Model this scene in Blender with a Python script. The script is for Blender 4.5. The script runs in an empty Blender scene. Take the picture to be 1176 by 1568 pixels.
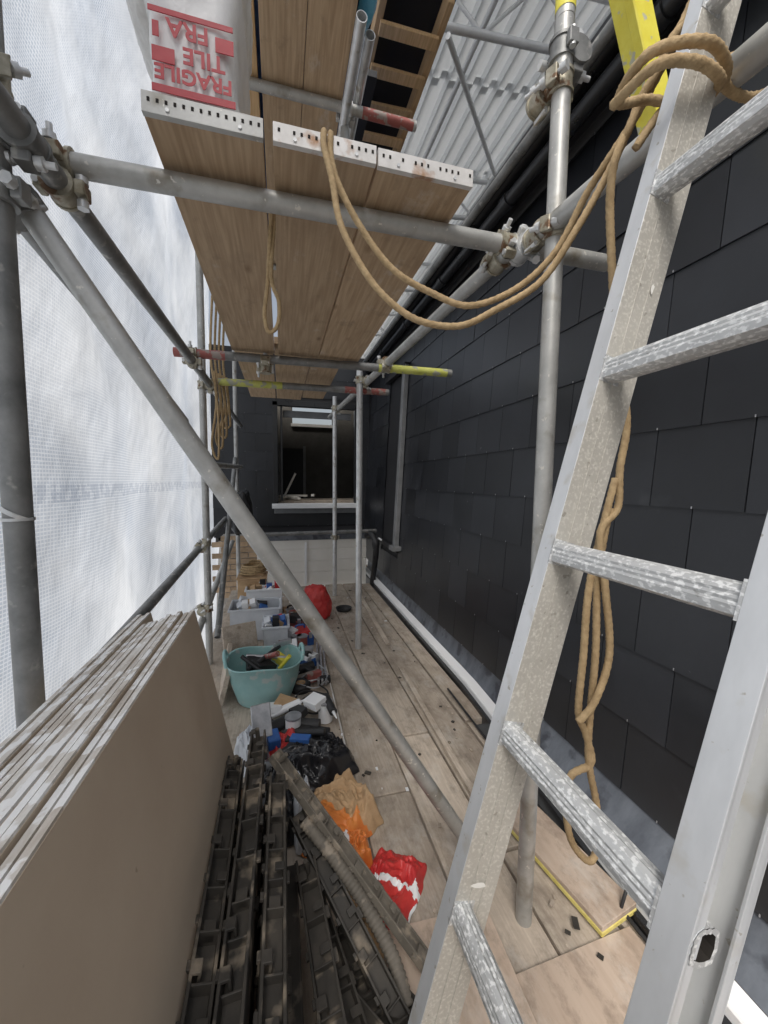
import bpy, math, random
from mathutils import Vector, Matrix, noise, Quaternion
random.seed(7)
S=bpy.context.scene
COL=bpy.context.collection
V=Vector
# ---------------------------------------------------------------- materials
def nmat(name,c1,c2,scale=6,rough=.6,metal=0,bump=.2,stretch=(1,1,1),c3=None,t3=.62,s3=30,var=0.0,bscale=None,rvar=.1,detail=6,spec=.5,w3=.05,c4=None,t4=.66,s4=70,bd=.003,st3=(1,1,1)):
    m=bpy.data.materials.new(name);m.use_nodes=True
    nt=m.node_tree;N=nt.nodes;K=nt.links;b=N['Principled BSDF']
    tc=N.new('ShaderNodeTexCoord');mp=N.new('ShaderNodeMapping');mp.inputs['Scale'].default_value=stretch
    oi=N.new('ShaderNodeObjectInfo');ml=N.new('ShaderNodeMath');ml.operation='MULTIPLY';ml.inputs[1].default_value=37
    K.new(oi.outputs['Random'],ml.inputs[0]);K.new(tc.outputs['Object'],mp.inputs[0]);K.new(ml.outputs[0],mp.inputs['Location'])
    n=N.new('ShaderNodeTexNoise');n.inputs['Scale'].default_value=scale;n.inputs['Detail'].default_value=detail;n.inputs['Roughness'].default_value=.65
    K.new(mp.outputs[0],n.inputs['Vector'])
    r=N.new('ShaderNodeValToRGB');r.color_ramp.elements[0].position=.32;r.color_ramp.elements[1].position=.68
    r.color_ramp.elements[0].color=(*c1,1);r.color_ramp.elements[1].color=(*c2,1);K.new(n.outputs[0],r.inputs[0])
    out=r.outputs[0]
    for cc,tt,ss,ww in((c3,t3,s3,w3),(c4,t4,s4,.03)):
        if cc is None: continue
        m3=N.new('ShaderNodeMapping');m3.inputs['Scale'].default_value=st3;K.new(tc.outputs['Object'],m3.inputs[0])
        n3=N.new('ShaderNodeTexNoise');n3.inputs['Scale'].default_value=ss;n3.inputs['Detail'].default_value=4
        K.new(m3.outputs[0],n3.inputs['Vector'])
        r3=N.new('ShaderNodeValToRGB');r3.color_ramp.elements[0].position=tt;r3.color_ramp.elements[1].position=tt+ww
        K.new(n3.outputs[0],r3.inputs[0])
        mx=N.new('ShaderNodeMixRGB');mx.inputs[2].default_value=(*cc,1);K.new(r3.outputs[0],mx.inputs[0]);K.new(out,mx.inputs[1]);out=mx.outputs[0]
    if var>0:
        at=N.new('ShaderNodeAttribute');at.attribute_name='var'
        ad=N.new('ShaderNodeMath');ad.operation='MULTIPLY_ADD';ad.inputs[1].default_value=2*var;ad.inputs[2].default_value=1-var
        K.new(at.outputs['Fac'],ad.inputs[0])
        hs=N.new('ShaderNodeHueSaturation');K.new(ad.outputs[0],hs.inputs['Value']);K.new(out,hs.inputs['Color']);out=hs.outputs[0]
    K.new(out,b.inputs['Base Color'])
    b.inputs['Metallic'].default_value=metal
    b.inputs['Specular IOR Level'].default_value=spec
    mr=N.new('ShaderNodeMapRange');mr.inputs[3].default_value=rough-rvar;mr.inputs[4].default_value=min(1,rough+rvar);K.new(n.outputs[0],mr.inputs[0]);K.new(mr.outputs[0],b.inputs['Roughness'])
    if bump>0:
        nb=N.new('ShaderNodeTexNoise');nb.inputs['Scale'].default_value=bscale or scale*4;nb.inputs['Detail'].default_value=4
        K.new(mp.outputs[0],nb.inputs['Vector'])
        bp=N.new('ShaderNodeBump');bp.inputs['Strength'].default_value=bump;bp.inputs['Distance'].default_value=bd
        K.new(nb.outputs[0],bp.inputs['Height']);K.new(bp.outputs[0],b.inputs['Normal'])
    return m
def woodmat(name,c1,c2,cd,sc=(9,.7,9),rough=.75,knots=True,dirt=None,dirtT=.55,g=.10,fq=26):
    m=bpy.data.materials.new(name);m.use_nodes=True
    nt=m.node_tree;N=nt.nodes;K=nt.links;b=N['Principled BSDF']
    tc=N.new('ShaderNodeTexCoord');oi=N.new('ShaderNodeObjectInfo');ml=N.new('ShaderNodeMath');ml.operation='MULTIPLY';ml.inputs[1].default_value=53
    at=N.new('ShaderNodeAttribute');at.attribute_name='var'
    a2=N.new('ShaderNodeMath');a2.operation='MULTIPLY_ADD';a2.inputs[1].default_value=19
    K.new(oi.outputs['Random'],ml.inputs[0]);K.new(at.outputs['Fac'],a2.inputs[0]);K.new(ml.outputs[0],a2.inputs[2])
    mp=N.new('ShaderNodeMapping');mp.inputs['Scale'].default_value=sc
    K.new(tc.outputs['Object'],mp.inputs[0]);K.new(a2.outputs[0],mp.inputs['Location'])
    n=N.new('ShaderNodeTexNoise');n.inputs['Scale'].default_value=1.2;n.inputs['Detail'].default_value=2;K.new(mp.outputs[0],n.inputs['Vector'])
    mm=N.new('ShaderNodeMath');mm.operation='MULTIPLY';mm.inputs[1].default_value=fq*2;K.new(n.outputs[0],mm.inputs[0])
    sn=N.new('ShaderNodeMath');sn.operation='SINE';K.new(mm.outputs[0],sn.inputs[0])
    f=N.new('ShaderNodeTexNoise');f.inputs['Scale'].default_value=9;f.inputs['Detail'].default_value=6
    mpf=N.new('ShaderNodeMapping');mpf.inputs['Scale'].default_value=(sc[0]*1.6,sc[1]*.8,sc[2]*1.6);K.new(tc.outputs['Object'],mpf.inputs[0]);K.new(a2.outputs[0],mpf.inputs['Location']);K.new(mpf.outputs[0],f.inputs['Vector'])
    ad=N.new('ShaderNodeMath');ad.operation='MULTIPLY_ADD';ad.inputs[1].default_value=g;K.new(sn.outputs[0],ad.inputs[0]);K.new(f.outputs[0],ad.inputs[2])
    r=N.new('ShaderNodeValToRGB');r.color_ramp.elements[0].position=.25;r.color_ramp.elements[1].position=.72
    r.color_ramp.elements[0].color=(*c1,1);r.color_ramp.elements[1].color=(*c2,1);K.new(ad.outputs[0],r.inputs[0]);out=r.outputs[0]
    if knots:
        mk=N.new('ShaderNodeMapping');mk.inputs['Scale'].default_value=(7,3.2,7);K.new(tc.outputs['Object'],mk.inputs[0]);K.new(a2.outputs[0],mk.inputs['Location'])
        vo=N.new('ShaderNodeTexVoronoi');vo.inputs['Scale'].default_value=1.0;K.new(mk.outputs[0],vo.inputs['Vector'])
        rk=N.new('ShaderNodeValToRGB');rk.color_ramp.elements[0].position=.04;rk.color_ramp.elements[1].position=.12
        rk.color_ramp.elements[0].color=(1,1,1,1);rk.color_ramp.elements[1].color=(0,0,0,1);K.new(vo.outputs['Distance'],rk.inputs[0])
        kf=N.new('ShaderNodeMath');kf.operation='MULTIPLY';kf.inputs[1].default_value=.7;K.new(rk.outputs[0],kf.inputs[0])
        mx=N.new('ShaderNodeMixRGB');mx.inputs[2].default_value=(*cd,1);K.new(kf.outputs[0],mx.inputs[0]);K.new(out,mx.inputs[1]);out=mx.outputs[0]
    if dirt:
        for sc_,tt,ff,dc in((2.6,dirtT-.02,.8,dirt),(11,dirtT+.03,.65,tuple(q*.55 for q in dirt)),(6,dirtT+.06,.55,(.68,.65,.60))):
            nd=N.new('ShaderNodeTexNoise');nd.inputs['Scale'].default_value=sc_;nd.inputs['Detail'].default_value=8;nd.inputs['Roughness'].default_value=.72
            mo=N.new('ShaderNodeMapping');mo.inputs['Location'].default_value=(sc_,sc_*2,0);mo.inputs['Scale'].default_value=(1,.6,1);K.new(tc.outputs['Object'],mo.inputs[0]);K.new(mo.outputs[0],nd.inputs['Vector'])
            rd=N.new('ShaderNodeValToRGB');rd.color_ramp.elements[0].position=tt-.06;rd.color_ramp.elements[1].position=tt+.13;K.new(nd.outputs[0],rd.inputs[0])
            kf=N.new('ShaderNodeMath');kf.operation='MULTIPLY';kf.inputs[1].default_value=ff;K.new(rd.outputs[0],kf.inputs[0])
            mx=N.new('ShaderNodeMixRGB');mx.inputs[2].default_value=(*dc,1);K.new(kf.outputs[0],mx.inputs[0]);K.new(out,mx.inputs[1]);out=mx.outputs[0]
    v2=N.new('ShaderNodeMath');v2.operation='MULTIPLY_ADD';v2.inputs[1].default_value=.30;v2.inputs[2].default_value=.85;K.new(at.outputs['Fac'],v2.inputs[0])
    hs=N.new('ShaderNodeHueSaturation');K.new(v2.outputs[0],hs.inputs['Value']);K.new(out,hs.inputs['Color'])
    K.new(hs.outputs[0],b.inputs['Base Color']);b.inputs['Roughness'].default_value=rough
    bp=N.new('ShaderNodeBump');bp.inputs['Strength'].default_value=.2;bp.inputs['Distance'].default_value=.003;K.new(ad.outputs[0],bp.inputs['Height']);K.new(bp.outputs[0],b.inputs['Normal'])
    return m
M={}
M['galv']=nmat('galvanised_steel',(.36,.36,.345),(.55,.55,.53),9,.45,.4,.2,c3=(.26,.235,.19),t3=.58,s3=12,w3=.16,c4=(.66,.64,.59),t4=.66,s4=60)
M['galvd']=nmat('weathered_steel',(.16,.163,.16),(.31,.312,.305),10,.5,.4,.3,c3=(.42,.41,.38),t3=.62,s3=26,w3=.1)
M['bright']=nmat('bright_steel',(.55,.56,.56),(.76,.77,.77),14,.38,.4,.15,c3=(.42,.39,.34),t3=.6,s3=16,w3=.12)
M['coup']=nmat('coupler_steel',(.28,.25,.18),(.56,.53,.44),30,.48,.5,.3,c3=(.2,.12,.07),t3=.58,s3=25)
M['yel']=nmat('yellow_paint',(.75,.64,.05),(.85,.78,.12),12,.5,0,.2,c3=(.5,.5,.4),t3=.6,s3=25)
M['yelgr']=nmat('yellow_green_paint',(.44,.46,.08),(.60,.61,.18),12,.5,0,.2,c3=(.35,.35,.28),t3=.56,s3=25)
M['redp']=nmat('red_paint',(.26,.07,.06),(.38,.12,.10),12,.5,.1,.2,c3=(.3,.25,.22),t3=.52,s3=20)
M['alu']=nmat('ladder_aluminium',(.42,.40,.36),(.56,.54,.49),3.5,.58,.2,.35,c3=(.66,.64,.585),t3=.50,s3=210,bscale=120,w3=.22,c4=(.35,.33,.29),t4=.66,s4=75,bd=.0012)
M['rung']=nmat('ladder_rung_aluminium',(.40,.41,.415),(.56,.57,.575),26,.5,.3,.5,c3=(.78,.79,.79),t3=.51,s3=230,bscale=180,w3=.10,c4=(.30,.30,.29),t4=.68,s4=70,bd=.001,st3=(1,.6,1),stretch=(1,.3,1))
M['alul']=nmat('ladder_flange_aluminium',(.50,.52,.54),(.70,.72,.745),7,.45,.3,.25,stretch=(1,1,.2),c3=(.52,.51,.48),t3=.58,s3=22,w3=.15,bd=.001,c4=(.42,.41,.38),t4=.68,s4=90)
M['paint']=nmat('white_paint_splash',(.75,.74,.7),(.85,.84,.8),20,.6)
M['deck']=woodmat('deck_wood',(.36,.245,.145),(.51,.37,.235),(.20,.115,.055),g=.09,dirt=(.33,.235,.15),dirtT=.60)
M['floor']=woodmat('floor_board_wood',(.45,.375,.30),(.63,.545,.45),(.26,.18,.12),dirt=(.32,.26,.205),dirtT=.52,g=.03)
M['ply']=woodmat('plywood_sheet',(.50,.385,.30),(.61,.49,.39),(.3,.18,.1),sc=(3,.5,3),knots=False,dirt=(.31,.235,.175),dirtT=.54,g=.03)
M['orwood']=woodmat('orange_timber',(.50,.31,.14),(.68,.46,.25),(.32,.15,.06),g=.05)
M['band']=nmat('metal_end_band',(.62,.60,.57),(.78,.76,.74),20,.45,.2,.15,c3=(.42,.25,.15),t3=.58,s3=15,w3=.1)
M['hole']=nmat('dark_hole',(.015,.012,.01),(.03,.025,.02),20,.9)
M['black']=nmat('black_plastic',(.012,.012,.013),(.032,.032,.034),9,.5,0,.15)
M['film']=nmat('black_polythene',(.010,.010,.012),(.022,.022,.026),9,.28,0,.3,bscale=30,bd=.006)
M['gutter']=nmat('black_gutter_plastic',(.012,.013,.015),(.02,.021,.024),5,.3,0,.05)
M['rail']=nmat('dusty_black_plastic',(.026,.024,.021),(.08,.07,.058),7,.65,0,.35,c3=(.30,.25,.19),t3=.55,s3=14,w3=.14)
M['railg']=nmat('dusty_grey_plastic',(.12,.108,.09),(.22,.195,.16),9,.7,0,.3,c3=(.34,.29,.23),t3=.55,s3=22,w3=.1)
M['slate']=nmat('fibre_cement_slate',(.0145,.0160,.0195),(.022,.0242,.0295),3,.36,0,.10,c3=(.042,.045,.051),t3=.66,s3=4,var=.28,bscale=60,w3=.12,c4=(.11,.115,.12),t4=.75,s4=14)
M['lead']=nmat('lead_flashing',(.10,.11,.13),(.19,.21,.24),5,.42,.4,.3,stretch=(1,2,1),c3=(.07,.075,.09),t3=.55,s3=9,w3=.1)
M['white']=nmat('white_trim',(.85,.86,.87),(.89,.90,.91),5,.5,0,.05,c3=(.72,.69,.64),t3=.70,s3=14,w3=.1)
M['offw']=nmat('offwhite_panel',(.80,.78,.72),(.87,.85,.80),4,.6,0,.05,c3=(.64,.60,.54),t3=.68,s3=8,w3=.1)
M['grey']=nmat('grey_frame',(.16,.165,.17),(.24,.245,.25),6,.5,0,.1)
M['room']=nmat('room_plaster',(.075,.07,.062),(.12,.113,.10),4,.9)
M['board']=nmat('plasterboard_paper',(.575,.465,.355),(.655,.55,.43),2.2,.85,0,.10,c3=(.53,.42,.31),t3=.58,s3=3,w3=.2,bscale=90,spec=.2,c4=(.46,.36,.26),t4=.74,s4=22)
M['bedge']=nmat('plasterboard_edge',(.50,.44,.375),(.80,.78,.74),22,.85,0,.3,stretch=(1,.35,1),c3=(.88,.875,.86),t3=.50,s3=24,w3=.05)
M['rope']=nmat('tan_rope',(.34,.235,.12),(.52,.38,.215),60,.85,0,.6,bscale=300,bd=.002)
M['teal']=nmat('teal_rubber',(.27,.50,.50),(.38,.60,.59),6,.5,0,.1,c3=(.52,.60,.58),t3=.6,s3=18)
M['red']=nmat('red_plastic',(.52,.03,.035),(.66,.06,.05),8,.42,0,.4,bscale=40,bd=.006)
M['blue']=nmat('blue_plastic',(.03,.09,.33),(.05,.17,.48),10,.4)
M['cyan']=nmat('cyan_bag',(.05,.3,.5),(.2,.55,.75),12,.35,0,.5)
M['orange']=nmat('orange_plastic',(.68,.18,.04),(.78,.29,.07),14,.45,0,.4,bscale=40,bd=.006)
M['brownbag']=nmat('brown_paper_bag',(.42,.27,.14),(.60,.41,.24),9,.75,0,.5,bscale=34,bd=.008)
M['clear']=nmat('translucent_box_plastic',(.55,.58,.63),(.74,.77,.80),5,.3,0,.3)
M['bagw']=nmat('white_fabric',(.66,.64,.61),(.80,.79,.76),30,.8,0,1.0,bscale=20,bd=.016,stretch=(1,1,.6))
M['pack']=nmat('shrink_wrap',(.70,.69,.68),(.83,.82,.81),12,.35,0,.5,bscale=18,bd=.01)
M['redtape']=nmat('red_print',(.42,.03,.045),(.54,.06,.07),12,.45,0,.3)
M['brick']=nmat('brick',(.34,.23,.14),(.54,.40,.27),8,.9,0,.3,var=.25)
M['mortar']=nmat('mortar',(.35,.33,.3),(.45,.42,.38),8,.9)
M['roof']=nmat('translucent_roof_metal',(.66,.67,.68),(.82,.83,.84),2,.36,.45,.1,stretch=(2,.4,1))
M['truss']=nmat('truss_aluminium',(.66,.67,.68),(.8,.81,.82),10,.4,.2,.1)
M['memb']=nmat('roof_membrane',(.012,.012,.014),(.02,.02,.023),4,.6)
M['ground']=nmat('ground_paving',(.07,.07,.068),(.13,.13,.125),.8,.9)
M['insul']=nmat('yellow_insulation',(.6,.5,.12),(.75,.65,.25),40,.9,0,.5)
M['silver']=nmat('tool_steel',(.35,.36,.38),(.6,.6,.62),20,.35,.7,.1)
nt=M['roof'].node_tree;N=nt.nodes;pb=N['Principled BSDF'];oo=[n for n in N if n.type=='OUTPUT_MATERIAL'][0]
tl=N.new('ShaderNodeBsdfTranslucent');tl.inputs[0].default_value=(.8,.83,.84,1);mxs=N.new('ShaderNodeMixShader');mxs.inputs[0].default_value=.13  # metal sheet made partly translucent, added to brighten its underside
nt.links.new(pb.outputs[0],mxs.inputs[1]);nt.links.new(tl.outputs[0],mxs.inputs[2]);nt.links.new(mxs.outputs[0],oo.inputs[0])
def sheetmat():
    m=bpy.data.materials.new('reinforced_sheeting');m.use_nodes=True
    nt=m.node_tree;N=nt.nodes;K=nt.links;N.clear()
    o=N.new('ShaderNodeOutputMaterial')
    tc=N.new('ShaderNodeTexCoord');sp=N.new('ShaderNodeSeparateXYZ');K.new(tc.outputs['Object'],sp.inputs[0])
    def line(sock,freq,th):
        a=N.new('ShaderNodeMath');a.operation='MULTIPLY';a.inputs[1].default_value=freq;K.new(sock,a.inputs[0])
        f=N.new('ShaderNodeMath');f.operation='FRACT';K.new(a.outputs[0],f.inputs[0])
        g=N.new('ShaderNodeMath');g.operation='LESS_THAN';g.inputs[1].default_value=th;K.new(f.outputs[0],g.inputs[0]);return g.outputs[0]
    ly=line(sp.outputs['Y'],60,.22);lz=line(sp.outputs['Z'],60,.34)
    mx=N.new('ShaderNodeMath');mx.operation='MAXIMUM';K.new(ly,mx.inputs[0]);K.new(lz,mx.inputs[1])
    n=N.new('ShaderNodeTexNoise');n.inputs['Scale'].default_value=1.1;n.inputs['Detail'].default_value=5
    mn=N.new('ShaderNodeMapping');mn.inputs['Scale'].default_value=(1,.9,1.1);K.new(tc.outputs['Object'],mn.inputs[0]);K.new(mn.outputs[0],n.inputs['Vector'])
    r=N.new('ShaderNodeValToRGB');r.color_ramp.elements[0].position=.36;r.color_ramp.elements[1].position=.66
    r.color_ramp.elements[0].color=(.42,.48,.57,1);r.color_ramp.elements[1].color=(.72,.76,.81,1);K.new(n.outputs[0],r.inputs[0])
    cm=N.new('ShaderNodeMixRGB');cm.inputs[2].default_value=(.87,.89,.92,1);K.new(r.outputs[0],cm.inputs[1])
    mh=N.new('ShaderNodeMath');mh.operation='MULTIPLY';mh.inputs[1].default_value=.5;K.new(mx.outputs[0],mh.inputs[0]);K.new(mh.outputs[0],cm.inputs[0])
    bn=N.new('ShaderNodeMath');bn.operation='COMPARE';bn.inputs[1].default_value=1.28;bn.inputs[2].default_value=.04;K.new(sp.outputs['Z'],bn.inputs[0])
    mpp=N.new('ShaderNodeMapping');mpp.inputs['Scale'].default_value=(1,26,14);K.new(tc.outputs['Object'],mpp.inputs[0])
    vn=N.new('ShaderNodeTexNoise');vn.inputs['Scale'].default_value=1;vn.inputs['Detail'].default_value=2;K.new(mpp.outputs[0],vn.inputs['Vector'])
    gt=N.new('ShaderNodeMath');gt.operation='GREATER_THAN';gt.inputs[1].default_value=.48;K.new(vn.outputs[0],gt.inputs[0])
    bm_=N.new('ShaderNodeMath');bm_.operation='MULTIPLY';K.new(bn.outputs[0],bm_.inputs[0]);K.new(gt.outputs[0],bm_.inputs[1])
    b2=N.new('ShaderNodeMath');b2.operation='MULTIPLY';b2.inputs[1].default_value=.3;K.new(bm_.outputs[0],b2.inputs[0])
    c2=N.new('ShaderNodeMixRGB');c2.inputs[2].default_value=(.25,.3,.4,1);K.new(b2.outputs[0],c2.inputs[0]);K.new(cm.outputs[0],c2.inputs[1])
    d=N.new('ShaderNodeBsdfDiffuse');t=N.new('ShaderNodeBsdfTranslucent');g=N.new('ShaderNodeBsdfGlossy');g.inputs['Roughness'].default_value=.4
    K.new(c2.outputs[0],d.inputs[0]);K.new(c2.outputs[0],t.inputs[0])
    wv=N.new('ShaderNodeBump');wv.inputs['Strength'].default_value=.8;wv.inputs['Distance'].default_value=.022
    n2=N.new('ShaderNodeTexNoise');n2.inputs['Scale'].default_value=4;n2.inputs['Detail'].default_value=6
    m7=N.new('ShaderNodeMapping');m7.inputs['Scale'].default_value=(1,1.3,.8);m7.inputs['Rotation'].default_value=(.7,0,0);K.new(tc.outputs['Object'],m7.inputs[0]);K.new(m7.outputs[0],n2.inputs['Vector'])
    K.new(n2.outputs[0],wv.inputs['Height'])
    for s_ in (d,t,g): K.new(wv.outputs[0],s_.inputs['Normal'])
    a=N.new('ShaderNodeMixShader');a.inputs[0].default_value=.75;K.new(d.outputs[0],a.inputs[1]);K.new(t.outputs[0],a.inputs[2])
    a2=N.new('ShaderNodeMixShader');a2.inputs[0].default_value=.05;K.new(a.outputs[0],a2.inputs[1]);K.new(g.outputs[0],a2.inputs[2])
    K.new(a2.outputs[0],o.inputs[0]);return m
M['sheet']=sheetmat()
# ---------------------------------------------------------------- mesh builder
class MB:
    def __init__(s): s.v=[];s.f=[];s.m=[];s.s=[];s.var=[]
    def add(s,vs,fs,mi=0,sm=False,var=None):
        o=len(s.v);s.v+=[tuple(x) for x in vs];s.f+=[tuple(i+o for i in f) for f in fs];s.m+=[mi]*len(fs);s.s+=[sm]*len(fs)
        s.var+=[random.random() if var is None else var]*len(vs);return s
    def box(s,c,d,rot=None,mi=0,var=None,taper=1):
        hx,hy,hz=d[0]/2,d[1]/2,d[2]/2;vs=[]
        for z in(-1,1):
            k=taper if z>0 else 1
            for x,y in((-1,-1),(1,-1),(1,1),(-1,1)): vs.append(V((x*hx*k,y*hy*k,z*hz)))
        if rot is not None: vs=[rot@q for q in vs]
        vs=[q+V(c) for q in vs]
        return s.add(vs,[(3,2,1,0),(4,5,6,7),(0,1,5,4),(1,2,6,5),(2,3,7,6),(3,0,4,7)],mi,False,var)
    def lohi(s,a,b,mi=0,var=None): return s.box([(a[i]+b[i])/2 for i in range(3)],[b[i]-a[i] for i in range(3)],None,mi,var)
    def tube(s,p0,p1,r,mi=0,seg=20,hollow=False,r2=None,caps=True):
        p0=V(p0);p1=V(p1);d=(p1-p0).normalized();a=d.orthogonal().normalized();b=d.cross(a);r2=r2 or r
        vs=[];
        for q,rr in((p0,r),(p1,r2)):
            for i in range(seg):
                t=2*math.pi*i/seg;vs.append(q+(a*math.cos(t)+b*math.sin(t))*rr)
        fs=[(i,(i+1)%seg,seg+(i+1)%seg,seg+i) for i in range(seg)]
        va=random.random();s.add(vs,fs,mi,True,va)
        if hollow:
            for q,rr,sg in((p0,r,1),(p1,r2,-1)):
                o=[q+(a*math.cos(2*math.pi*i/seg)+b*math.sin(2*math.pi*i/seg))*rr for i in range(seg)]
                n=[q+(x-q)*.86 for x in o];n2=[x+d*sg*.08 for x in n]
                f=[(i,(i+1)%seg,seg+(i+1)%seg,seg+i) for i in range(seg)]+[(seg+i,seg+(i+1)%seg,2*seg+(i+1)%seg,2*seg+i) for i in range(seg)]+[tuple(range(2*seg,3*seg))]
                s.add(o+n+n2,f,mi,False,va)
        elif caps:
            s.add(vs,[tuple(range(seg))[::-1],tuple(range(seg,2*seg))],mi,False,va)
        return s
    def sweep(s,pts,rfun,mi=0,seg=12,caps=True,closed=False):
        n=len(pts);T=[]
        for i in range(n):
            a=pts[max(0,i-1)];b=pts[min(n-1,i+1)];T.append((b-a).normalized())
        u=T[0].orthogonal().normalized();vs=[];L=0
        for i in range(n):
            if i: L+=(pts[i]-pts[i-1]).length
            u=(u-T[i]*u.dot(T[i])).normalized();w=T[i].cross(u)
            for k in range(seg):
                t=2*math.pi*k/seg;rr=rfun(L,t,i/(n-1));vs.append(pts[i]+(u*math.cos(t)+w*math.sin(t))*rr)
        fs=[(i*seg+k,i*seg+(k+1)%seg,(i+1)*seg+(k+1)%seg,(i+1)*seg+k) for i in range(n-1) for k in range(seg)]
        if caps: fs+=[tuple(range(seg))[::-1],tuple(range((n-1)*seg,n*seg))]
        return s.add(vs,fs,mi,True)
    def lathe(s,c,prof,mi=0,seg=32,rot=None,sx=1,sy=1):
        vs=[]
        for r,z in prof:
            for k in range(seg):
                t=2*math.pi*k/seg;q=V((r*sx*math.cos(t),r*sy*math.sin(t),z));
                if rot is not None:q=rot@q
                vs.append(q+V(c))
        fs=[(i*seg+k,i*seg+(k+1)%seg,(i+1)*seg+(k+1)%seg,(i+1)*seg+k) for i in range(len(prof)-1) for k in range(seg)]
        return s.add(vs,fs,mi,True)
    def build(s,name,mats,parent=None,bevel=0,bseg=1):
        me=bpy.data.meshes.new(name);me.from_pydata(s.v,[],s.f)
        for q in mats: me.materials.append(M[q] if isinstance(q,str) else q)
        me.polygons.foreach_set('material_index',s.m);me.polygons.foreach_set('use_smooth',s.s)
        at=me.attributes.new('var','FLOAT','POINT');at.data.foreach_set('value',s.var)
        me.update();o=bpy.data.objects.new(name,me);COL.objects.link(o)
        if parent:o.parent=parent
        if bevel:
            b=o.modifiers.new('b','BEVEL');b.width=bevel;b.segments=bseg;b.limit_method='ANGLE';b.angle_limit=math.radians(50);b.harden_normals=False
        return o
def empty(name):
    e=bpy.data.objects.new(name,None);COL.objects.link(e);e.empty_display_size=.1;return e
def cr(P,n=8):
    P=[V(q) for q in P];o=[]
    for i in range(len(P)-1):
        a=P[max(0,i-1)];b=P[i];c=P[i+1];d=P[min(len(P)-1,i+2)]
        for k in range(n):
            t=k/n;o.append(.5*((2*b)+(c-a)*t+(2*a-5*b+4*c-d)*t*t+(3*b-a-3*c+d)*t**3))
    o.append(P[-1]);return o
def resamp(P,st):
    o=[P[0]];acc=0
    for i in range(1,len(P)):
        a=P[i-1];b=P[i];l=(b-a).length
        if l<1e-6: continue
        t=st-acc
        while t<=l: o.append(a+(b-a)*(t/l));t+=st
        acc=l-(t-st)
    return o
def R3(x=0,y=0,z=0): return Matrix.Rotation(math.radians(z),3,'Z')@Matrix.Rotation(math.radians(y),3,'Y')@Matrix.Rotation(math.radians(x),3,'X')
def along(d):
    d=V(d).normalized();return V((0,1,0)).rotation_difference(d).to_matrix()
TR=.02415
def pole(p0,p1,mat='galv',name='scaffold_pole',r=TR,extra=None):
    b=MB().tube(p0,p1,r,0,24,hollow=True)
    if extra:
        for (a,c,mi) in extra: b.tube(V(p0).lerp(V(p1),a),V(p0).lerp(V(p1),c),r+.0009,mi,24,caps=False)
    return b.build(name,[mat,'yel','redp','yelgr'])
def coupler(pa,da,pb,db,mat='coup',flip=1):
    pa=V(pa);pb=V(pb);da=V(da).normalized();db=V(db).normalized();b=MB()
    mid=(pa+pb)/2;ax=(pb-pa)
    if ax.length<1e-4: ax=da.cross(db)
    ax.normalize()
    for p,d,o in((pa,da,db),(pb,db,da)):
        side=d.cross(ax).normalized()*flip
        b.tube(p-d*.024,p+d*.024,TR+.006,0,20)
        b.tube(p-d*.027,p-d*.019,TR+.009,0,20);b.tube(p+d*.019,p+d*.027,TR+.009,0,20)
        out=side*(TR+.016)
        q=p+out;m3=Matrix((ax,d,side)).transposed()
        b.box(q,(.030,.040,.020),m3)
        b.box(p-out,(.026,.036,.016),m3)
        b.tube(q-ax*.032,q+ax*.05,.0065,1,10)
        b.tube(q-ax*.034-ax*.004,q-ax*.022,.0125,1,6)
        b.tube(q+ax*.016,q+ax*.030,.0135,1,6)
        b.tube(p-out-d*.022,p-out+d*.022,.008,1,10)
    b.box(mid,(.04,.04,.022),Matrix((da,ax.cross(da).normalized(),ax)).transposed())
    return b.build('scaffold_coupler',[mat,'bright'],bevel=.002)
X_=V((1,0,0));Y_=V((0,1,0));Z_=V((0,0,1))
# ---------------------------------------------------------------- scaffold tubes
pole((-.52,.95,-6),(-.52,.95,3.6),'galvd')
pole((-.52,2.97,-6),(-.52,2.97,4.4))
pole((-.52,5.0,-6),(-.52,5.0,4.4))
pole((.70,.94,-6),(.722,.94,2.54))
pole((.723,.94,2.542),(.74,.95,4.3),extra=[(.01,.5,1)])
pole((.592,2.97,-6),(.592,2.97,2.23),'bright')
pole((.60,4.45,-6),(.60,4.45,2.30),'bright')
pole((-.545,1.08,2.053),(1.03,1.08,2.062))
pole((-.56,2.40,2.045),(1.09,2.40,2.062),'galvd',extra=[(0,.16,2),(.7,.98,3)])
pole((-.42,3.0,2.04),(.83,3.0,2.05),'galvd',extra=[(0,.35,3),(.72,.98,2)])
pole((-.47,-.6,2.0),(-.47,5.1,2.01),'galvd')
pole((-.56,.2,2.075),(-.56,2.6,1.70),'galvd')
pole((.73,.05,1.995),(.70,1.10,2.045))
pole((.66,1.07,2.035),(.63,5.2,2.19))
pole((-.515,1.0,1.93),(.64,1.165,.05),'galv')
pole((-.60,.9,.70),(-.55,4.2,.95),'galvd');pole((-.56,1.6,.12),(-.56,4.8,.62),'galv')
pole((-.47,2.9,1.45),(-.46,4.9,1.5));pole((-.50,3.2,.1),(-.52,4.9,1.6),'galvd')
pole((-.3,4.9,.68),(1.22,4.95,.69),'galvd')
pole((-.15,2.2,3.33),(.75,2.2,3.33),'galv',extra=[(.66,.98,2)])
pole((.42,1.9,3.4),(.44,5.5,3.4),'bright');pole((.35,1.75,3.30),(.36,4.5,3.30),'bright')
pole((.36,2.26,2.1),(.36,2.26,4.9),'galv');pole((-.3,3.9,3.33),(.95,3.9,3.33),'galv')
coupler((-.52,.95,2.0),Z_,(-.47,.95,2.0),Y_,'galvd')
coupler((-.47,1.08,2.0),Y_,(-.47,1.08,2.053),X_,'coup')
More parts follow.
